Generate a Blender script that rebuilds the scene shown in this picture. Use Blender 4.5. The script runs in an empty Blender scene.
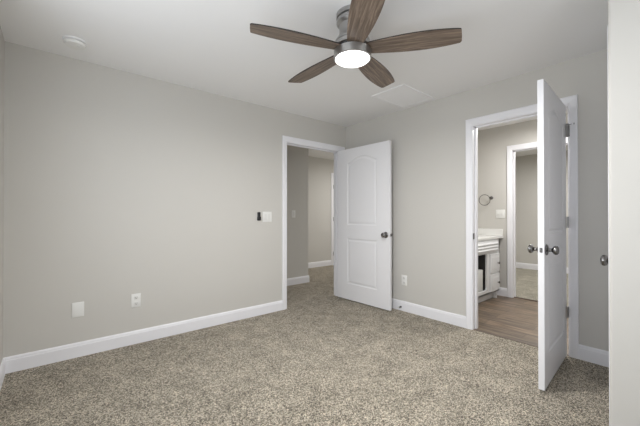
import bpy, bmesh, math, random
from mathutils import Vector, Matrix
random.seed(4)
R = math.radians
scn = bpy.context.scene
col = scn.collection

# ------------------------------------------------------------------ camera
cam_d = bpy.data.cameras.new('camera')
cam = bpy.data.objects.new('camera', cam_d)
col.objects.link(cam)
cam.location = (-3.2569, -3.2709, 1.1636)
cam.rotation_euler = (R(90.32), 0, R(49.837 - 90))
cam_d.sensor_width = 36
cam_d.lens = 316.94 / 640 * 36
cam_d.clip_start = .02
scn.camera = cam

# ------------------------------------------------------------------ world, exposure, window light
scn.view_settings.view_transform = 'Standard'
scn.view_settings.look = 'None'
scn.view_settings.gamma = 1
scn.view_settings.use_curve_mapping = False
scn.view_settings.exposure = 0.06
scn.cycles.max_bounces = 10
scn.cycles.diffuse_bounces = 7
scn.cycles.use_denoising = True
world = bpy.data.worlds.new('sky')
scn.world = world
world.use_nodes = True
world.node_tree.nodes['Background'].inputs[0].default_value = (.75, .85, 1, 1)
world.node_tree.nodes['Background'].inputs[1].default_value = 1.0

def area(name, loc, rot, sx, sy, power, colr=(1, 1, 1)):
    l = bpy.data.lights.new(name, 'AREA')
    l.shape = 'RECTANGLE'; l.size = sx; l.size_y = sy; l.energy = power; l.color = colr
    o = bpy.data.objects.new(name, l); col.objects.link(o)
    o.location = loc; o.rotation_euler = rot
    return o
# daylight through unseen left and front windows; the far left one added to balance brightness
area('daylight_left_window', (-3.56, -2.80, 1.42), (0, R(-125), 0), 1.4, 1.20, 23, (.935, .97, 1))
area('added_daylight_left_far', (-3.56, -1.42, 1.42), (0, R(-92), 0), 1.4, .80, 9, (.935, .97, 1))
area('daylight_front_window', (-2.90, -4.43, 1.42), (R(115), 0, R(0)), .95, 1.4, 15, (.935, .97, 1))
def point(name, loc, power, rad=.1, colr=(1, .985, .965)):
    l = bpy.data.lights.new(name, 'POINT'); l.energy = power; l.shadow_soft_size = rad; l.color = colr
    o = bpy.data.objects.new(name, l); col.objects.link(o); o.location = loc
    return o
P_FAN, P_HALL, P_BATH, P_ROOM = 33, 25, 25, 36

# ------------------------------------------------------------------ materials
def mat(name, color=(.8, .8, .8), rough=.5, metal=0, emit=None, estr=0):
    m = bpy.data.materials.new(name); m.use_nodes = True
    b = m.node_tree.nodes['Principled BSDF']
    b.inputs['Base Color'].default_value = (*color, 1)
    b.inputs['Roughness'].default_value = rough
    b.inputs['Metallic'].default_value = metal
    if emit:
        b.inputs['Emission Color'].default_value = (*emit, 1)
        b.inputs['Emission Strength'].default_value = estr
    return m
def nd(m, t, **k):
    n = m.node_tree.nodes.new(t)
    for a, v in k.items(): setattr(n, a, v)
    return n
def lk(m, a, b): m.node_tree.links.new(a, b)
def bsdf(m): return m.node_tree.nodes['Principled BSDF']
def noise_bump(m, scale, strength, dist=.002, detail=3):
    tc = nd(m, 'ShaderNodeTexCoord'); n = nd(m, 'ShaderNodeTexNoise')
    n.inputs['Scale'].default_value = scale; n.inputs['Detail'].default_value = detail
    bp = nd(m, 'ShaderNodeBump'); bp.inputs['Strength'].default_value = strength; bp.inputs['Distance'].default_value = dist
    lk(m, tc.outputs['Object'], n.inputs['Vector']); lk(m, n.outputs['Fac'], bp.inputs['Height'])
    lk(m, bp.outputs['Normal'], bsdf(m).inputs['Normal'])
    return m
M_wall = noise_bump(mat('greige_wall_paint', (.575, .56, .527), .75), 260, .12)
M_ceil = noise_bump(mat('white_ceiling_paint', (.84, .84, .84), .9), 180, .2)
M_trim = mat('white_trim_paint', (.82, .82, .85), .38)
M_door = noise_bump(mat('white_door_paint', (.80, .80, .82), .33), 90, .05)
M_plate = mat('white_plastic', (.78, .78, .76), .35)
M_plate2 = mat('light_plastic', (.72, .72, .70), .4)
M_vent = mat('white_vent_enamel', (.86, .86, .87), .5)
M_slot = mat('dark_slot', (.03, .03, .03), .6)
M_black = mat('black_plastic', (.012, .012, .013), .35)
M_nickel = noise_bump(mat('satin_nickel', (.20, .195, .19), .25, 1), 60, .03)
M_hinge = mat('hinge_nickel', (.30, .295, .29), .28, 1)
M_dnickel = mat('dark_nickel', (.16, .155, .15), .3, 1)
M_brushed = mat('brushed_nickel', (.42, .415, .41), .24, 1)
def brushed(m):
    tc = nd(m, 'ShaderNodeTexCoord'); mp = nd(m, 'ShaderNodeMapping'); n = nd(m, 'ShaderNodeTexNoise')
    mp.inputs['Scale'].default_value = (25, 25, 1); n.inputs['Scale'].default_value = 2; n.inputs['Detail'].default_value = 5
    r = nd(m, 'ShaderNodeMapRange'); r.inputs['To Min'].default_value = .22; r.inputs['To Max'].default_value = .45
    lk(m, tc.outputs['Object'], mp.inputs['Vector']); lk(m, mp.outputs['Vector'], n.inputs['Vector'])
    lk(m, n.outputs['Fac'], r.inputs['Value']); lk(m, r.outputs['Result'], bsdf(m).inputs['Roughness'])
brushed(M_brushed)
M_diff = mat('lit_diffuser', (.9, .9, .9), .4, 0, (1, .985, .96), 3.0)
M_dome = mat('lit_dome', (.9, .9, .88), .4, 0, (1, .96, .9), 2.0)
M_counter = mat('white_cultured_marble', (.80, .80, .78), .15)
M_van = mat('white_cabinet_paint', (.78, .79, .80), .35)
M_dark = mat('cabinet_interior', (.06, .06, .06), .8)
M_rubber = mat('white_rubber', (.7, .7, .68), .6)

# glass: thin pane
M_glass = bpy.data.materials.new('window_glass'); M_glass.use_nodes = True
_n = M_glass.node_tree.nodes; _n.clear()
_o = _n.new('ShaderNodeOutputMaterial'); _t = _n.new('ShaderNodeBsdfTransparent'); _g = _n.new('ShaderNodeBsdfGlossy'); _m = _n.new('ShaderNodeMixShader')
_g.inputs['Roughness'].default_value = .02; _m.inputs[0].default_value = .05
for a, b in ((_t.outputs[0], _m.inputs[1]), (_g.outputs[0], _m.inputs[2]), (_m.outputs[0], _o.inputs[0])): M_glass.node_tree.links.new(a, b)

def carpet(name, dark, mid, light):
    m = mat(name, mid, .95)
    tc = nd(m, 'ShaderNodeTexCoord')
    n1 = nd(m, 'ShaderNodeTexNoise'); n1.inputs['Scale'].default_value = 200; n1.inputs['Detail'].default_value = 2; n1.inputs['Roughness'].default_value = .7
    v = nd(m, 'ShaderNodeTexVoronoi'); v.inputs['Scale'].default_value = 185
    n2 = nd(m, 'ShaderNodeTexNoise'); n2.inputs['Scale'].default_value = 6; n2.inputs['Detail'].default_value = 5; n2.inputs['Roughness'].default_value = .6
    for n in (n1, v, n2): lk(m, tc.outputs['Object'], n.inputs['Vector'])
    sep = nd(m, 'ShaderNodeSeparateColor'); lk(m, v.outputs['Color'], sep.inputs[0])
    mx = nd(m, 'ShaderNodeMath', operation='MULTIPLY_ADD'); mx.inputs[1].default_value = .38
    lk(m, sep.outputs[0], mx.inputs[0]); 
    a = nd(m, 'ShaderNodeMath', operation='MULTIPLY_ADD'); a.inputs[1].default_value = .75; a.inputs[2].default_value = -.13
    lk(m, n1.outputs['Fac'], a.inputs[0]); lk(m, a.outputs[0], mx.inputs[2])
    b = nd(m, 'ShaderNodeMath', operation='MULTIPLY_ADD'); b.inputs[1].default_value = .24
    lk(m, n2.outputs['Fac'], b.inputs[0]); lk(m, mx.outputs[0], b.inputs[2])
    rp = nd(m, 'ShaderNodeValToRGB'); e = rp.color_ramp.elements
    e[0].position = .44; e[0].color = (*dark, 1); e[1].position = .77; e[1].color = (*light, 1)
    k = e.new(.61); k.color = (*mid, 1)
    lk(m, b.outputs[0], rp.inputs[0]); lk(m, rp.outputs[0], bsdf(m).inputs['Base Color'])
    h = nd(m, 'ShaderNodeMath', operation='SUBTRACT'); lk(m, n1.outputs['Fac'], h.inputs[0]); lk(m, v.outputs['Distance'], h.inputs[1])
    bp = nd(m, 'ShaderNodeBump'); bp.inputs['Strength'].default_value = .9; bp.inputs['Distance'].default_value = .012
    lk(m, h.outputs[0], bp.inputs['Height']); lk(m, bp.outputs['Normal'], bsdf(m).inputs['Normal'])
    bsdf(m).inputs['Sheen Weight'].default_value = .15
    return m
M_carpet = carpet('frieze_carpet', (.075, .058, .036), (.50, .432, .325), (.92, .83, .68))
M_carpet2 = carpet('hall_carpet', (.20, .18, .135), (.46, .425, .335), (.80, .75, .62))

def wood(name, cols, sx, scale, band=None, rough=.5):
    m = mat(name, cols[1], rough)
    tc = nd(m, 'ShaderNodeTexCoord'); mp = nd(m, 'ShaderNodeMapping'); mp.inputs['Scale'].default_value = sx
    n = nd(m, 'ShaderNodeTexNoise'); n.inputs['Scale'].default_value = scale; n.inputs['Detail'].default_value = 6; n.inputs['Roughness'].default_value = .65; n.inputs['Distortion'].default_value = .6
    lk(m, tc.outputs['Object'], mp.inputs['Vector']); lk(m, mp.outputs['Vector'], n.inputs['Vector'])
    rp = nd(m, 'ShaderNodeValToRGB'); e = rp.color_ramp.elements
    e[0].position = .3; e[0].color = (*cols[0], 1); e[1].position = .72; e[1].color = (*cols[2], 1)
    k = e.new(.5); k.color = (*cols[1], 1)
    lk(m, n.outputs['Fac'], rp.inputs[0])
    out = rp.outputs[0]
    if band:   # plank pattern
        br = nd(m, 'ShaderNodeTexBrick')
        br.inputs['Scale'].default_value = 1; br.inputs['Brick Width'].default_value = band[0]; br.inputs['Row Height'].default_value = band[1]
        br.inputs['Mortar Size'].default_value = .0022; br.offset = .37
        br.inputs['Color1'].default_value = (.72, .72, .72, 1); br.inputs['Color2'].default_value = (1.15, 1.12, 1.08, 1); br.inputs['Mortar'].default_value = (.3, .27, .25, 1)
        mp2 = nd(m, 'ShaderNodeMapping'); mp2.inputs['Rotation'].default_value = (0, 0, band[2])
        lk(m, tc.outputs['Object'], mp2.inputs['Vector']); lk(m, mp2.outputs['Vector'], br.inputs['Vector'])
        mm = nd(m, 'ShaderNodeMix', data_type='RGBA', blend_type='MULTIPLY'); mm.inputs[0].default_value = 1
        lk(m, out, mm.inputs[6]); lk(m, br.outputs['Color'], mm.inputs[7]); out = mm.outputs[2]
    lk(m, out, bsdf(m).inputs['Base Color'])
    return m
M_blade = wood('weathered_oak_blade', ((.055, .038, .028), (.16, .118, .088), (.36, .275, .21)), (1.5, 26, 26), 2.6, rough=.42)
M_lvp = wood('brown_vinyl_plank', ((.055, .036, .022), (.17, .122, .083), (.33, .255, .185)), (11, 1.1, 1), 3.0, (1.1, .15, R(90)), .38)
M_edge = mat('blade_edge', (.018, .014, .012), .5)

# ------------------------------------------------------------------ mesh helpers
def box(bm, a, b, bev=0, seg=2):
    a, b = Vector(a), Vector(b)
    lo = Vector([min(a[i], b[i]) for i in range(3)]); hi = Vector([max(a[i], b[i]) for i in range(3)])
    r = bmesh.ops.create_cube(bm, size=1, matrix=Matrix.Translation((lo + hi) / 2) @ Matrix.Diagonal((*(hi - lo), 1)))
    if bev:
        es = list({e for v in r['verts'] for e in v.link_edges})
        bmesh.ops.bevel(bm, geom=es, offset=bev, segments=seg, affect='EDGES', profile=.5, clamp_overlap=True)
def lathe(bm, prof, n=40, mtx=Matrix()):
    rings = []
    for r, z in prof:
        if r < 1e-6: rings.append([bm.verts.new(mtx @ Vector((0, 0, z)))])
        else: rings.append([bm.verts.new(mtx @ Vector((r * math.cos(2 * math.pi * i / n), r * math.sin(2 * math.pi * i / n), z))) for i in range(n)])
    for A, B in zip(rings, rings[1:]):
        for i in range(n):
            j = (i + 1) % n
            if len(A) == 1 and len(B) > 1: bm.faces.new((A[0], B[i], B[j]))
            elif len(B) == 1 and len(A) > 1: bm.faces.new((A[i], A[j], B[0]))
            elif len(A) > 1: bm.faces.new((A[i], A[j], B[j], B[i]))
    bmesh.ops.recalc_face_normals(bm, faces=bm.faces)
def tube(bm, pts, r, n=10, closed=False):
    pts = [Vector(p) for p in pts]; rings = []; N = len(pts)
    up = None
    for i, p in enumerate(pts):
        t = (pts[(i + 1) % N] - pts[i - 1]) if closed else (pts[min(i + 1, N - 1)] - pts[max(i - 1, 0)])
        t.normalize()
        if up is None: up = t.orthogonal().normalized()
        up = (up - t * up.dot(t)).normalized(); s = t.cross(up)
        rings.append([bm.verts.new(p + r * (math.cos(2 * math.pi * k / n) * up + math.sin(2 * math.pi * k / n) * s)) for k in range(n)])
    for i in range(N if closed else N - 1):
        A, B = rings[i], rings[(i + 1) % N]
        for k in range(n): bm.faces.new((A[k], A[(k + 1) % n], B[(k + 1) % n], B[k]))
    if not closed: bm.faces.new(rings[0]); bm.faces.new(rings[-1])
    bmesh.ops.recalc_face_normals(bm, faces=bm.faces)
def extrude_profile(bm, prof, p0, p1, inward):
    """prof: (out, z) pairs; swept from p0 to p1 (xy points on the wall face); inward = unit xy away from the wall"""
    n = Vector((inward[0], inward[1], 0)); rows = []
    for p in (p0, p1):
        rows.append([bm.verts.new(Vector((p[0], p[1], 0)) + n * o + Vector((0, 0, z))) for o, z in prof])
    k = len(prof)
    for i in range(k): bm.faces.new((rows[0][i], rows[0][(i + 1) % k], rows[1][(i + 1) % k], rows[1][i]))
    bm.faces.new(rows[0]); bm.faces.new(rows[1])
    bmesh.ops.recalc_face_normals(bm, faces=bm.faces)
def obj(name, bm, m, parent=None, smooth=False, mats=None):
    me = bpy.data.meshes.new(name); bm.to_mesh(me); bm.free()
    for q in (mats or [m]): me.materials.append(q)
    o = bpy.data.objects.new(name, me); col.objects.link(o)
    if parent: o.parent = parent
    if smooth:
        for f in me.polygons: f.use_smooth = True
        try: me.set_sharp_from_angle(angle=R(38))
        except Exception: pass
    return o
def NB(): return bmesh.new()
def bxo(name, a, b, m, parent=None, bev=0):
    bm = NB(); box(bm, a, b, bev); return obj(name, bm, m, parent, smooth=bev > 0)
def struct(o): o['kind'] = 'structure'; return o
def empty(name, loc, rz=0):
    o = bpy.data.objects.new(name, None); col.objects.link(o); o.location = loc; o.rotation_euler = (0, 0, rz); o.empty_display_size = .05
    return o
def tag(o, label, cat, group=None):
    o['label'] = label; o['category'] = cat
    if group: o['group'] = group
    return o

H = 2.44
XL = -3.53; YF = -4.4; T = .115
def wall(name, boxes, m=None):
    bm = NB()
    for a, b in boxes: box(bm, a, b)
    return struct(obj(name, bm, m or M_wall))

# ------------------------------------------------------------------ bedroom shell
AJ0, AJ1, DH = -1.035, -.135, 2.063          # hall doorway in the back wall
BJ0, BJ1 = -1.815, -2.592                    # bath doorway in the right wall
# floors
bm = NB(); box(bm, (XL - .0, YF, -.1), (0.02, 0.0, 0)); box(bm, (AJ0, 0, -.1), (AJ1, T, 0))
struct(obj('floor', bm, M_carpet))
bm = NB(); box(bm, (-2, T, -.1), (2.7, 2.17, 0)); struct(obj('floor_hall', bm, M_carpet))
bm = NB(); box(bm, (.02, -2.95, -.1), (1.74, -.82, -.004)); struct(obj('floor_bath', bm, M_lvp))
bm = NB(); box(bm, (1.74, -3.6, -.1), (4.55, -.1, 0)); struct(obj('floor_far_room', bm, M_carpet2))
# ceilings
for nm, a, b in (('ceiling', (XL - T, YF - T, H), (T, T, H + .1)), ('ceiling_hall', (-2.1, T, H), (2.8, 2.3, H + .1)),
                 ('ceiling_bath', (T, -3.05, H), (1.74, T, H + .1)), ('ceiling_far_room', (1.74, -3.7, H), (4.7, T, H + .1))):
    struct(bxo(nm, a, b, M_ceil))
# walls
G = .012
wall('wall_back', [((XL - T, 0, 0), (AJ0 - G, T, H)), ((AJ0 - G, 0, DH + G), (AJ1 + G, T, H)), ((AJ1 + G, 0, 0), (0, T, H))])
wall('wall_right', [((0, T, 0), (T, BJ0 + G, H)), ((0, BJ0 + G, DH + G), (T, BJ1 - G, H)), ((0, BJ1 - G, 0), (T, YF, H))])
WL = (-3.45, -2.15, .65, 2.15)    # y0 y1 z0 z1
WM = (-1.86, -.98, .65, 2.15)
wall('wall_left', [((XL - T, YF, 0), (XL, WL[0], H)), ((XL - T, WL[1], 0), (XL, WM[0], H)), ((XL - T, WM[1], 0), (XL, 0, H)), ((XL - T, WL[0], 0), (XL, WL[1], WL[2])), ((XL - T, WL[0], WL[3]), (XL, WL[1], H)), ((XL - T, WM[0], 0), (XL, WM[1], WM[2])), ((XL - T, WM[0], WM[3]), (XL, WM[1], H))])
WF = (-3.42, -2.38, .65, 2.15)
wall('wall_front', [((XL - T, YF - T, 0), (WF[0], YF, H)), ((WF[1], YF - T, 0), (0, YF, H)), ((WF[0], YF - T, 0), (WF[1], YF, WF[2])), ((WF[0], YF - T, WF[3]), (WF[1], YF, H))])
# closet box: near face x=-1.207, door face y=-3.0
CX, CY = -1.207, -3.0
CJ0, CJ1 = -1.02, -.27
bm = NB()
r_ = .014
pts = []
for k in range(7):
    a = R(90 + 90 * k / 6); pts.append((CX + r_ + r_ * math.cos(a), CY - r_ + r_ * math.sin(a)))
pts = [(CJ0 - G, CY)] + pts + [(CX, YF), (CX + T, YF), (CX + T, CY - T), (CJ0 - G, CY - T)]
vb = [bm.verts.new((x, y, 0)) for x, y in pts]; vt = [bm.verts.new((x, y, H)) for x, y in pts]
for i in range(len(pts)):
    j = (i + 1) % len(pts); bm.faces.new((vb[i], vb[j], vt[j], vt[i]))
bm.faces.new(vb); bm.faces.new(vt); bmesh.ops.recalc_face_normals(bm, faces=bm.faces)
box(bm, (CJ0 - G, CY, DH + G), (CJ1 + G, CY - T, H)); box(bm, (CJ1 + G, CY, 0), (0, CY - T, H))
struct(obj('wall_closet', bm, M_wall))
# hall walls
wall('wall_hall_near', [((-2.0, 1.05, 0), (.125, 2.17, H))])
wall('wall_hall_far', [((.125, 2.17, 0), (1.735 - G, 2.17 + T, H)), ((1.735 - G, 2.17, DH + G), (2.5, 2.17 + T, H)), ((2.5, 2.17, 0), (2.7, 2.17 + T, H))])
wall('wall_hall_right', [((2.7, T, 0), (2.8, 2.17 + T, H))])
wall('wall_hall_left', [((-2.1, T, 0), (-2.0, 2.17, H))])
wall('wall_hall_divider', [((T, 0, 0), (2.7, T, H))])
# bath walls
FJ0, FJ1 = -1.615, -2.40
wall('wall_bath_back', [((T, -.93, 0), (1.68, -.815, H))])
wall('wall_bath_front', [((T, -2.95, 0), (1.68, -3.05, H))])
wall('wall_bath_far', [((1.68, -.1, 0), (1.795, FJ0 + G, H)), ((1.68, FJ0 + G, DH + G), (1.795, FJ1 - G, H)), ((1.68, FJ1 - G, 0), (1.795, -3.6, H))])
wall('wall_far_room_far', [((4.55, -3.6, 0), (4.65, 0, H))])
wall('wall_far_room_left', [((1.795, -.1, 0), (4.55, 0, H))])
wall('wall_far_room_front', [((1.795, -3.7, 0), (4.65, -3.6, H))])

# windows
def window(name, axis, u0, u1, z0, z1, c, depth, s):
    """axis 'y': window in an x=c wall spanning y; axis 'x': in a y=c wall spanning x; s = sign towards outside"""
    def P(u, d, z): return (c + s * d, u, z) if axis == 'y' else (u, c + s * d, z)
    f = NB(); w = .045
    box(f, P(u0, .03, z0), P(u0 + w, .09, z1)); box(f, P(u1 - w, .03, z0), P(u1, .09, z1))
    box(f, P(u0 + w, .03, z0), P(u1 - w, .09, z0 + w)); box(f, P(u0 + w, .03, z1 - w), P(u1 - w, .09, z1))
    zm = (z0 + z1) / 2; box(f, P(u0 + w, .035, zm - .02), P(u1 - w, .085, zm + .02))
    um = (u0 + u1) / 2; box(f, P(um - .03, .033, z0 + w), P(um + .03, .087, z1 - w))
    fo = struct(obj(name, f, M_trim))
    g = NB(); box(g, P(u0 + w, .058, z0 + w), P(u1 - w, .062, z1 - w)); obj('window_pane', g, M_glass, fo)
    k = NB(); cw = .07
    box(k, P(u0 - cw, -.018, z0 - cw), P(u0, 0, z1 + cw)); box(k, P(u1, -.018, z0 - cw), P(u1 + cw, 0, z1 + cw))
    box(k, P(u0, -.018, z1), P(u1, 0, z1 + cw)); box(k, P(u0, -.018, z0 - cw), P(u1, 0, z0))
    obj('window_casing', k, M_trim, fo)
    q = NB(); box(q, P(u0 - cw - .02, -.05, z0 - .012), P(u1 + cw + .02, .03, z0 + .012), .004); obj('window_sill', q, M_trim, fo)
window('window_1', 'y', WL[0], WL[1], WL[2], WL[3], XL, T, -1)
window('window_3', 'y', WM[0], WM[1], WM[2], WM[3], XL, T, -1)  # unseen second left window, added to brighten the walls
window('window_2', 'x', WF[0], WF[1], WF[2], WF[3], YF, T, -1)

# ------------------------------------------------------------------ casings and jambs
def casing_profile_box(bm, axis, c, s, u0, u1, z0, z1, edge):
    def P(u, d, z): return (c + s * d, u, z) if axis == 'y' else (u, c + s * d, z)
    box(bm, P(u0, 0, z0), P(u1, .018, z1), .004, 1)
def doorway(idx, axis, c, s, j0, j1, cw0, cw1, depth, top=DH, reveal=.005, both=True):
    """jamb lining plus mitred casing on the side s of the wall face at c; depth runs the other way"""
    def P(u, d, z): return (c + s * d, u, z) if axis == 'y' else (u, c + s * d, z)
    jt = .019
    sg = 1 if j1 > j0 else -1
    j = NB()
    box(j, P(j0 - sg * 0, .0, 0), P(j0 + sg * jt * 0 - sg * jt, -depth, top))     # lining sits in front of the wall end
    box(j, P(j1, .0, 0), P(j1 + sg * jt, -depth, top))
    box(j, P(j0 - sg * jt, 0, top), P(j1 + sg * jt, -depth, top + jt))
    # stops
    st = .011; d0 = -.05; d1 = -.085
    box(j, P(j0, d0, 0), P(j0 + sg * st, d1, top)); box(j, P(j1 - sg * st, d0, 0), P(j1, d1, top)); box(j, P(j0, d0, top - st), P(j1, d1, top))
    jo = struct(obj('trim_%d' % idx, j, M_trim))
    def cas(cc, ss):
        def Q(u, d, z): return (cc + ss * d, u, z) if axis == 'y' else (u, cc + ss * d, z)
        k = NB()
        a0, a1 = j0 - sg * reveal, j1 + sg * reveal
        o0, o1 = a0 - sg * cw0, a1 + sg * cw1
        ct = top + reveal; cz = ct + .069
        def strip(pts_in, pts_out):
            # profile across the width: inner thin, outer thick with a cove
            prof = [(0, 0), (0, .009), (.12, .011), (.2, .014), (.7, .017), (.86, .0185), (1, .016), (1, 0)]
            rows = []
            for (ui, zi), (uo, zo) in zip(pts_in, pts_out):
                rows.append([k.verts.new(Q(ui + (uo - ui) * f, d, zi + (zo - zi) * f)) for f, d in prof])
            for A, B in zip(rows, rows[1:]):
                for i in range(len(prof)):
                    n = (i + 1) % len(prof); k.faces.new((A[i], A[n], B[n], B[i]))
            k.faces.new(rows[0]); k.faces.new(rows[-1])
        strip([(a0, 0), (a0, ct), (a1, ct), (a1, 0)], [(o0, 0), (o0, cz), (o1, cz), (o1, 0)])
        bmesh.ops.recalc_face_normals(k, faces=k.faces)
        obj('casing', k, M_trim, jo)
    cas(c, s)
    if both: cas(c - s * depth, -s)
    return jo
# widen the wall holes by making linings sit exactly inside the wall thickness
doorway(1, 'x', 0, -1, AJ0 + .0, AJ1 - .0, .064, .09, T)
doorway(2, 'y', 0, -1, BJ0, BJ1, .060, .061, T)
doorway(3, 'y', 1.68, -1, FJ0, FJ1, .062, .062, T)
doorway(4, 'x', 2.17, -1, 1.735, 2.49, .062, .062, T, both=False)
doorway(5, 'x', CY, 1, CJ0, CJ1, .06, .06, T, both=False)

# ------------------------------------------------------------------ baseboards
BBP = [(0, 0), (.014, 0), (.014, .092), (.011, .098), (.011, .106), (.006, .116), (0, .118)]
def bb(name, p0, p1, n):
    bm = NB(); extrude_profile(bm, BBP, p0, p1, n); return struct(obj(name, bm, M_trim))
bb('baseboard_back', (XL, 0), (AJ0 - .069, 0), (0, -1))
bb('baseboard_right', (0, 0), (0, BJ0 + .065), (-1, 0))
bb('baseboard_right_far', (0, BJ1 - .066), (0, CY), (-1, 0))
bb('baseboard_left', (XL, YF), (XL, -.014), (1, 0))
bb('baseboard_front', (XL, YF), (CX, YF), (0, 1))
bb('baseboard_closet', (CX, YF), (CX, CY), (-1, 0))
bb('baseboard_hall_near', (-2, 1.05), (.139, 1.05), (0, -1))
bb('baseboard_hall_return', (.125, 1.05), (.125, 2.156), (1, 0))
bb('baseboard_hall_far', (.139, 2.17), (1.668, 2.17), (0, -1))
bb('baseboard_hall_divider', (0, T), (2.69, T), (0, 1))
bb('baseboard_bath_far', (1.68, -.94), (1.68, -1.547), (-1, 0))
bb('baseboard_far_room', (4.55, -3.6), (4.55, -.1), (-1, 0))
struct(bxo('trim_6', (.0, BJ0, 0), (.028, BJ1, .004), mat('threshold_strip', (.12, .09, .07), .5)))
struct(bxo('trim_7', (1.72, FJ0, -.004), (1.755, FJ1, .006), bpy.data.materials['threshold_strip']))

# ------------------------------------------------------------------ moulded two-panel doors
def panel_outline(x0, x1, z0, z1, rise, d, n=16):
    """inset d; rise>0 gives the top an arch"""
    xa, xb, za = x0 + d, x1 - d, z0 + d
    xc = (x0 + x1) / 2; hw = (x1 - x0) / 2 - d
    out = [(xa, za), (xb, za)]
    if rise <= 0: return out + [(xb, z1 - d), (xa, z1 - d)]
    for i in range(n + 1):
        t = 1 - 2 * i / n
        # eyebrow arch with small shoulders
        a = min(1, abs(t) / .92)
        out.append((xc + t * hw, z1 - d - rise * (1 - math.cos(a * math.pi / 2) ** .9 if a < 1 else 1)))
    return out
def door_slab(w, h, t, sx, zs, rise):
    bm = NB(); B, A1, A0, TT = zs
    pans = [(sx, w - sx, B, A0, 0), (sx, w - sx, A1, TT, rise)]
    steps = [(0, 0), (.005, .0035), (.012, .0055), (.022, .0055), (.036, .002), (.042, .001)]
    rects = []
    for side in (0, 1):
        y0 = 0 if side == 0 else t; sg = 1 if side == 0 else -1
        rect = [bm.verts.new((x, y0, z)) for x, z in ((0, 0), (w, 0), (w, h), (0, h))]
        rects.append(rect)
        edges = [bm.edges.new((rect[i], rect[(i + 1) % 4])) for i in range(4)]
        for p in pans:
            prev = None
            for d, dep in steps:
                ring = [bm.verts.new((x, y0 + sg * dep, z)) for x, z in panel_outline(*p, d)]
                if prev is None:
                    edges += [bm.edges.new((ring[i], ring[(i + 1) % len(ring)])) for i in range(len(ring))]
                else:
                    for i in range(len(ring)):
                        j = (i + 1) % len(ring); bm.faces.new((prev[i], prev[j], ring[j], ring[i]))
                prev = ring
            bm.faces.new(prev)
        bmesh.ops.triangle_fill(bm, use_beauty=True, use_dissolve=False, edges=edges)
    a, b = rects
    for i in range(4):
        j = (i + 1) % 4; bm.faces.new((a[i], a[j], b[j], b[i]))
    bmesh.ops.recalc_face_normals(bm, faces=bm.faces)
    return bm
KP = [(0, 0), (.036, 0), (.037, .004), (.031, .009), (.015, .012), (.011, .018), (.011, .030), (.017, .036), (.026, .042), (.030, .051), (.029, .060), (.021, .067), (.008, .070), (0, .070)]
def knob(parent, x, y, z, ydir, name='door_handle'):
    bm = NB(); m = Matrix.Translation((x, y, z)) @ Matrix.Rotation(R(90 if ydir < 0 else -90), 4, 'X')
    lathe(bm, KP, 28, m)
    return obj(name, bm, M_nickel, parent, True)
def hinge(parent, x, y, z, pinstop=False):
    bm = NB()
    lathe(bm, [(0, -.046), (.0065, -.046), (.0065, .046), (0, .046)], 14, Matrix.Translation((x, y, z)))
    box(bm, (x - .0015, y - .003, z - .045), (x + .030, y + .0, z + .045))
    for k in (-.018, 0, .018): lathe(bm, [(0, 0), (.0074, 0), (.0074, .0025), (0, .0025)], 14, Matrix.Translation((x, y, z + k)))
    if pinstop:
        xx = x - .008
        tube(bm, [(xx, y - .050, z + .052), (xx, y + .045, z + .052)], .004, 8)
        for yy in (y - .050, y + .040): lathe(bm, [(0, 0), (.009, 0), (.009, .008), (0, .008)], 12, Matrix.Translation((xx, yy, z + .052)) @ Matrix.Rotation(R(-90), 4, 'X'))
        lathe(bm, [(0, -.05), (.009, -.05), (.009, .06), (0, .06)], 14, Matrix.Translation((x, y, z)))
        box(bm, (xx - .002, y - .012, z - .045), (xx + .001, y + .035, z + .045))
    return obj('hinge', bm, M_hinge, parent, True)
def latch(parent, x, t, z):
    bm = NB(); box(bm, (x, t / 2 - .008, z - .016), (x + .001, t / 2 + .008, z + .016), .0004, 1)
    box(bm, (x, t / 2 - .006, z - .009), (x + .009, t / 2 + .006, z + .009), .002, 1)
    return obj('latch', bm, M_nickel, parent, True)

# door 1: bedroom door to the hall, open against the right wall
D1 = struct(obj('door_1', door_slab(.889, 2.045, .035, .192, (.215, 1.015, .83, 1.925), .075), M_door))
D1.location = (-.188, -.018, .014); D1.rotation_euler = (0, 0, R(-88.7))
knob(D1, .832, 0, .905, -1); knob(D1, .832, .035, .905, 1); latch(D1, .892, .035, .905)
for z in (.25, 1.05, 1.80): hinge(D1, -.008, .04, z)
# door 2: bath door, open at right angles into the bedroom
D2 = struct(obj('door_2', door_slab(.768, 2.045, .035, .125, (.215, 1.015, .83, 1.925), .07), M_door))
D2.location = (-.030, -2.550, .012); D2.rotation_euler = (0, 0, R(183.4))
knob(D2, .712, 0, .918, -1); knob(D2, .712, .035, .918, 1); latch(D2, .768, .035, .918)
for z in (.355, 1.09, 1.842): hinge(D2, -.006, .043, z, pinstop=(z > 1.8))
# door 3: closet door, closed, mostly hidden behind the corner
D3 = struct(obj('door_3', door_slab(.744, 2.033, .035, .125, (.215, 1.015, .83, 1.925), .07), M_door))
D3.location = (CJ1 - .003, CY - .002, .012); D3.rotation_euler = (0, 0, R(180))
knob(D3, .681, 0, .903, -1)
# door 4: closed door at the end of the hall
D4 = struct(obj('door_4', door_slab(.749, 2.033, .035, .125, (.215, 1.015, .83, 1.925), .07), M_door))
D4.location = (1.738, 2.172, .012)
knob(D4, .685, 0, .905, -1)
for z in (.25, 1.05, 1.80): hinge(D4, -.002, -.006, z)
# strike plate on the bath jamb
bm = NB(); box(bm, (-.001, BJ0 - .003, .915), (.03, BJ0 + .0005, .975), .0008, 1)
tag(obj('strike_plate', bm, M_dnickel), 'small dark metal strike plate on the left jamb of the bathroom doorway', 'strike plate')

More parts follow.
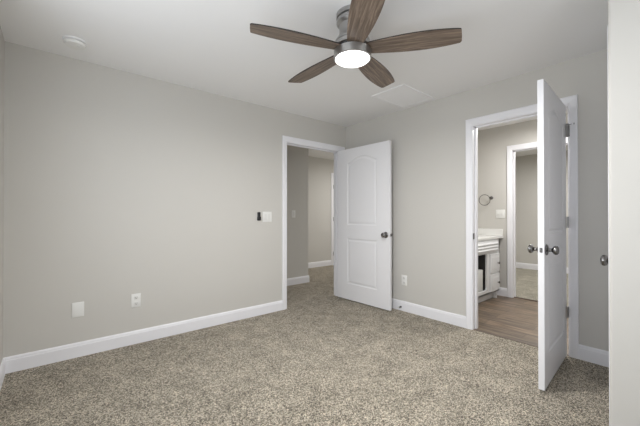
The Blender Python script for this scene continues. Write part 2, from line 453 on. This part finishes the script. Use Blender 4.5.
# ------------------------------------------------------------------ ceiling fan
FX, FY = -1.802, -1.867
fan = empty('ceiling_fan', (FX, FY, H))
tag(fan, 'five-blade hugger ceiling fan with weathered wood blades and brushed nickel body', 'ceiling fan')
def Z(z): return z - H
bm = NB(); lathe(bm, [(0, 0), (.098, 0), (.102, -.004), (.102, -.030), (.090, -.034), (.090, -.040), (.101, -.042), (.101, -.062), (.088, -.075), (.078, -.082), (0, -.082)], 56)
obj('canopy', bm, M_brushed, fan, True)
bm = NB(); lathe(bm, [(.084, -.078), (.083, -.105), (.084, -.128), (.092, -.150), (.104, -.166), (.110, -.176), (.110, -.184), (.106, -.185), (.106, -.190), (.113, -.191), (.114, -.214), (.110, -.217), (0, -.217)], 56)
obj('motor_housing', bm, M_brushed, fan, True)
bm = NB(); lathe(bm, [(0, -.216), (.100, -.216), (.100, -.236), (0, -.236)], 48); obj('flywheel', bm, M_slot, fan, True)
kit = NB(); lathe(kit, [(0, -.234), (.112, -.234), (.119, -.238), (.119, -.284), (.115, -.288), (.110, -.288), (.110, -.280), (0, -.280)], 56)
kit = obj('light_kit', kit, M_brushed, fan, True)
bm = NB(); lathe(bm, [(.109, -.281), (.109, -.289), (.100, -.296), (.075, -.302), (.04, -.305), (0, -.306)], 56); obj('diffuser', bm, M_diff, kit, True)
def blade_mesh():
    bm = NB(); n = 26; top = []; bot = []
    L0, L1 = .085, .636; th = .0035
    ys = []
    for i in range(n + 1):
        t = i / n; x = L0 + (L1 - L0) * t
        hw = .048 + .032 * math.sin(min(1, t / .62) * math.pi / 2) - .020 * max(0, (t - .62) / .38) ** 2.0
        ys.append((x, hw))
    pts = [(x, -w) for x, w in ys]
    x, w = ys[-1]
    cr = .018
    pts = pts[:-1] + [(x - cr * .2, -w + .001), (x + .000, -w + cr * .6), (x + .010, 0.0), (x + .016, w - cr), (x + .010, w - .003)] + [(a, b) for a, b in reversed(ys[:-1])]
    vb = [bm.verts.new((x, y, -th)) for x, y in pts]; vt = [bm.verts.new((x, y, th)) for x, y in pts]
    fb = bm.faces.new(vb); ft = bm.faces.new(vt)
    side = []
    for i in range(len(pts)):
        j = (i + 1) % len(pts); f = bm.faces.new((vb[i], vb[j], vt[j], vt[i])); f.material_index = 1
    bmesh.ops.recalc_face_normals(bm, faces=bm.faces)
    return bm
blade = obj('blade', blade_mesh(), None, fan, mats=[M_blade, M_edge])
bm = NB(); box(bm, (.06, -.030, .004), (.150, .030, .010), .002, 1); lathe(bm, [(0, .010), (.006, .010), (.006, .013), (0, .013)], 12, Matrix.Translation((.13, .015, 0))); lathe(bm, [(0, .010), (.006, .010), (.006, .013), (0, .013)], 12, Matrix.Translation((.13, -.015, 0)))
iron = obj('blade_iron', bm, M_dnickel, blade, True)
blades = [blade]
for k in range(4):
    b2 = blade.copy(); col.objects.link(b2); b2.parent = fan
    i2 = iron.copy(); col.objects.link(i2); i2.parent = b2
    blades.append(b2)
for k, b in enumerate(blades):
    b.location = (0, 0, Z(2.214)); b.rotation_euler = (R(-9.5), 0, R(17.5 + 72 * k))
fl = bpy.data.lights.new('fan_lamp', 'AREA'); fl.shape = 'DISK'; fl.size = .20; fl.energy = P_FAN; fl.color = (1, .985, .965)
flo = bpy.data.objects.new('fan_lamp', fl); col.objects.link(flo); flo.location = (FX, FY, 2.128)

# ------------------------------------------------------------------ ceiling items
sd = empty('smoke_detector', (-3.135, -.335, H))
tag(sd, 'round white smoke detector on ceiling near the left corner', 'smoke detector')
bm = NB(); lathe(bm, [(0, 0), (.074, 0), (.074, -.008), (.070, -.010), (0, -.010)], 40); obj('base', bm, M_vent, sd, True)
bm = NB(); lathe(bm, [(0, -.010), (.052, -.010), (.052, -.018), (.067, -.018), (.067, -.026), (.060, -.036), (.030, -.040), (0, -.040)], 40); body = obj('cover', bm, M_plate, sd, True)
bm = NB(); lathe(bm, [(0, -.0395), (.011, -.0395), (.010, -.043), (0, -.043)], 20, Matrix.Translation((.02, -.02, 0))); obj('test_button', bm, M_plate2, sd, True)

cv = empty('ceiling_vent', (-.36, -1.235, H))
tag(cv, 'white rectangular air return vent on ceiling beyond the fan', 'vent')
vx, vy, fw = .285, .205, .028
bm = NB()
for a, b in (((-vx, -vy, -.010), (-vx + fw, vy, 0)), ((vx - fw, -vy, -.010), (vx, vy, 0)), ((-vx + fw, -vy, -.010), (vx - fw, -vy + fw, 0)), ((-vx + fw, vy - fw, -.010), (vx - fw, vy, 0))): box(bm, a, b)
obj('frame', bm, M_vent, cv)
bm = NB(); N = 24
for i in range(N):
    y = -vy + fw + (i + .5) * (2 * vy - 2 * fw) / N
    r = bmesh.ops.create_cube(bm, size=1, matrix=Matrix.Translation((0, y, -.005)) @ Matrix.Rotation(R(-12), 4, 'X') @ Matrix.Diagonal((2 * vx - 2 * fw, .0155, .001, 1)))
obj('louvre', bm, M_vent, cv)

# ------------------------------------------------------------------ wall plates
def plate_root(name, loc, rz, label, cat): return tag(empty(name, loc, rz), label, cat)
def plate(parent, w, h, t=.006):
    bm = NB(); box(bm, (-w / 2, -t, -h / 2), (w / 2, 0, h / 2), .0025, 2); return obj('cover_plate', bm, M_plate, parent, True)
def outlet(loc, rz, label, w=.076, h=.122):
    r = plate_root('wall_outlet', loc, rz, label, 'outlet'); plate(r, w, h)
    for s in (-1, 1):
        bm = NB(); box(bm, (-.017, -.0085, s * .0265 - .014), (.017, -.006, s * .0265 + .014), .003, 2)
        rc = obj('receptacle', bm, M_plate2, r, True)
        bm = NB()
        box(bm, (-.008, -.0092, s * .0265 - .002), (-.0055, -.0084, s * .0265 + .008)); box(bm, (.0055, -.0092, s * .0265 - .001), (.008, -.0084, s * .0265 + .007))
        lathe(bm, [(0, 0), (.0028, 0), (.0028, .0008), (0, .0008)], 10, Matrix.Translation((0, -.0084, s * .0265 - .008)) @ Matrix.Rotation(R(90), 4, 'X'))
        obj('slot', bm, M_slot, rc)
    return r
def switch(loc, rz, label, gangs=1, rocker=True, h=.122):
    r = plate_root('light_switch', loc, rz, label, 'switch'); w = .076 + .046 * (gangs - 1); plate(r, w, h)
    for g in range(gangs):
        x = (g - (gangs - 1) / 2) * .046
        bm = NB()
        if rocker: box(bm, (x - .0165, -.0085, -.033), (x + .0165, -.006, .033), .0015, 1)
        else: box(bm, (x - .004, -.016, -.004), (x + .004, -.006, .012), .001, 1)
        obj('rocker' if rocker else 'toggle', bm, M_plate2, r, True)
    return r
bp = plate_root('blank_wall_plate', (-3.094, 0, .386), 0, 'blank white wall plate low on back wall, near the left corner', 'wall plate'); plate(bp, .080, .120)
outlet((-2.677, 0, .389), 0, 'white duplex outlet low on back wall, between blank plate and hall door')
outlet((0, -.995, .372), R(-90), 'white duplex outlet on right wall, between the open hall door and bathroom doorway')
switch((-1.316, 0, 1.139), 0, 'white two-rocker light switch on back wall beside the hall doorway', 2)
switch((-.190, 1.05, 1.175), 0, 'single light switch on the hall wall seen through the open doorway')
# black remote in its cradle
rm = tag(empty('fan_remote', (-1.428, 0, 1.147)), 'small black remote control mounted on back wall left of the white switch', 'remote control')
bm = NB(); box(bm, (-.019, -.014, -.048), (.019, 0, .048), .006, 3); obj('body', bm, M_black, rm, True)
bm = NB(); box(bm, (-.023, -.024, -.050), (.021, 0, -.004), .008, 3); obj('cradle', bm, M_black, rm, True)
# door stop on the right baseboard behind the open door
ds = tag(empty('door_stop', (-.014, -.955, .045)), 'small white tipped door stop on baseboard beside the open hall door', 'door stop')
bm = NB()
tube(bm, [(-.004 - .05 * i / 60, .006 * math.cos(i * .9), .006 * math.sin(i * .9)) for i in range(61)], .0013, 6); obj('spring', bm, M_nickel, ds, True)
bm = NB(); lathe(bm, [(0, 0), (.011, 0), (.011, .004), (.006, .006), (0, .006)], 16, Matrix.Rotation(R(-90), 4, 'Y')); obj('base', bm, M_nickel, ds, True)
bm = NB(); lathe(bm, [(0, 0), (.008, 0), (.009, .008), (.006, .014), (0, .014)], 16, Matrix.Translation((-.052, 0, 0)) @ Matrix.Rotation(R(-90), 4, 'Y')); obj('tip', bm, M_rubber, ds, True)

# ------------------------------------------------------------------ bathroom
VX0, VX1, VY0, VY1 = .55, 1.575, -1.475, -.933
van = empty('bathroom_vanity', ((VX0 + VX1) / 2, (VY0 + VY1) / 2, 0))
tag(van, 'white bathroom vanity with drawers and an open door bay, seen through right doorway', 'vanity')
ox, oy = -van.location.x, -van.location.y
def vb_(bm, a, b, bev=0): box(bm, (a[0] + ox, a[1] + oy, a[2]), (b[0] + ox, b[1] + oy, b[2]), bev, 1)
bm = NB()
vb_(bm, (VX0, VY0, .10), (VX0 + .018, VY1, .83)); vb_(bm, (VX1 - .018, VY0, .10), (VX1, VY1, .83))
vb_(bm, (VX0, VY0, .10), (VX1, VY1, .118)); vb_(bm, (VX0, VY1 - .01, .10), (VX1, VY1, .83))
vb_(bm, (1.195, VY0 + .02, .118), (1.21, VY1 - .01, .83))
# face frame
vb_(bm, (VX0, VY0, .10), (.60, VY0 + .02, .83)); vb_(bm, (1.165, VY0, .16), (1.235, VY0 + .02, .64)); vb_(bm, (1.548, VY0, .16), (VX1, VY0 + .02, .64))
vb_(bm, (.60, VY0, .10), (VX1, VY0 + .02, .16)); vb_(bm, (.60, VY0, .64), (VX1, VY0 + .02, .83)); vb_(bm, (1.235, VY0 + .001, .16), (1.548, VY0 + .02, .64))
obj('carcass', bm, M_van, van)
bm = NB(); vb_(bm, (VX0 + .019, VY0 + .022, .119), (1.194, VY1 - .011, .125)); vb_(bm, (VX0 + .019, VY1 - .016, .12), (1.194, VY1 - .011, .82)); vb_(bm, (1.188, VY0 + .022, .12), (1.194, VY1 - .011, .82)); vb_(bm, (VX0 + .019, VY0 + .022, .12), (VX0 + .025, VY1 - .011, .82)); obj('interior_lining', bm, M_dark, van)
bm = NB(); vb_(bm, (VX0, VY0 + .06, -.004), (VX1 - .0, VY0 + .075, .10)); obj('toe_kick', bm, M_van, van)
bm = NB(); vb_(bm, (1.50, VY0 + .01, -.004), (1.53, VY0 + .05, .10)); obj('foot', bm, M_van, van)
def front(name, x0, x1, z0, z1, grooves=0):
    bm = NB(); vb_(bm, (x0, VY0 - .018, z0), (x1, VY0, z1), .003)
    if grooves:
        hgt = (z1 - z0 - .03) / grooves
        for g in range(grooves):
            za = z0 + .015 + g * hgt
            A = [(x0 + .015 + ox, VY0 - .018 + oy, za), (x0 + .015 + ox, VY0 - .034 + oy, za + hgt * .35), (x0 + .015 + ox, VY0 - .018 + oy, za + hgt * .95)]
            Bv = [(x1 - .015 + ox, p[1], p[2]) for p in A]
            a = [bm.verts.new(p) for p in A]; b = [bm.verts.new(p) for p in Bv]
            for i in range(3): bm.faces.new((a[i], a[(i + 1) % 3], b[(i + 1) % 3], b[i]))
            bm.faces.new(a); bm.faces.new(b)
        bmesh.ops.recalc_face_normals(bm, faces=bm.faces)
    else:
        vb_(bm, (x0 + .045, VY0 - .024, z0 + .045), (x1 - .045, VY0 - .018, z1 - .045), .005)
    return obj(name, bm, M_van, van)
front('false_front', .60, 1.49, .66, .81, 3)
for z0, z1 in ((.375, .63), (.12, .352)):
    d = front('drawer', 1.245, 1.545, z0, z1)
    bm = NB(); lathe(bm, [(0, 0), (.006, 0), (.006, .012), (.015, .018), (.016, .024), (.010, .029), (0, .030)], 18, Matrix.Translation((1.46 + ox, VY0 - .024 + oy, (z0 + z1) / 2 - .005)) @ Matrix.Rotation(R(90), 4, 'X')); obj('drawer_knob', bm, M_nickel, d, True)
bm = NB(); vb_(bm, (VX0 - .01, -1.495, .83), (1.677, VY1, .862), .004); obj('countertop', bm, M_counter, van, True)
bm = NB(); vb_(bm, (1.677 - .018, -1.492, .862), (1.677, VY1, .958), .003); obj('side_splash', bm, M_counter, van, True)
bm = NB(); vb_(bm, (VX0, VY1 - .018, .862), (1.659, VY1, .958), .003); obj('back_splash', bm, M_counter, van, True)
bm = NB(); lathe(bm, [(.20, .0), (.21, .006), (.195, .004), (.15, .002), (0, .001)], 36, Matrix.Translation((.90 + ox, -1.2 + oy, .862)) @ Matrix.Diagonal((1, .78, 1, 1))); obj('basin_rim', bm, M_counter, van, True)
bm = NB(); lathe(bm, [(0, 0), (.025, 0), (.022, .01), (.012, .02), (.012, .10)], 16, Matrix.Translation((.90 + ox, -1.0 + oy, .862))); tube(bm, [(.90 + ox, -1.0 + oy, .95), (.90 + ox, -1.03 + oy, .985), (.90 + ox, -1.09 + oy, .985), (.90 + ox, -1.12 + oy, .96)], .010, 10); obj('faucet', bm, M_nickel, van, True)
bm = NB(); box(bm, (.80, -1.44, .125), (1.13, -1.20, .43), .006, 2); tag(obj('storage_box', bm, M_plate2, None, True), 'grey white box standing inside the open bay of bathroom vanity', 'box')

tr = tag(empty('towel_ring', (1.68, -1.335, 1.412)), 'dark nickel towel ring on bathroom wall above the vanity', 'towel ring')
bm = NB(); lathe(bm, [(0, 0), (.024, 0), (.024, .006), (.012, .012), (.010, .045), (.014, .050), (.014, .058), (0, .060)], 20, Matrix.Rotation(R(-90), 4, 'Y')); obj('post', bm, M_dnickel, tr, True)
bm = NB(); tube(bm, [(-.05 , .078 + .078 * math.cos(2 * math.pi * i / 40), -.030 + .078 * math.sin(2 * math.pi * i / 40)) for i in range(40)], .0045, 8, True); obj('ring', bm, M_dnickel, tr, True)
switch((1.68, -1.457, 1.176), R(-90), 'white double switch plate on bathroom wall beside the far doorway', 2, False)

# ------------------------------------------------------------------ unseen lamps added to light the other rooms
def added_light(x, y, label, power):
    t = tag(empty('added_ceiling_light', (x, y, H)), label, 'added ceiling light')
    bm = NB(); lathe(bm, [(0, 0), (.15, 0), (.15, -.02), (.14, -.025), (0, -.025)], 40); obj('base', bm, M_brushed, t, True)
    bm = NB(); lathe(bm, [(.138, -.02), (.135, -.04), (.11, -.07), (.06, -.088), (0, -.094)], 40); obj('glass_dome', bm, M_dome, t, True)
    l = bpy.data.lights.new('added_lamp', 'AREA'); l.shape = 'DISK'; l.size = .26; l.energy = power; l.color = (1, .985, .965)
    o = bpy.data.objects.new('added_lamp', l); col.objects.link(o); o.location = (x, y, H - .10)
added_light(1.9, .75, 'added unseen dome light in the hall', P_HALL)
added_light(.9, -2.2, 'added unseen dome light in the bathroom', P_BATH)
added_light(3.2, -1.8, 'added unseen dome light in the far bedroom', P_ROOM)
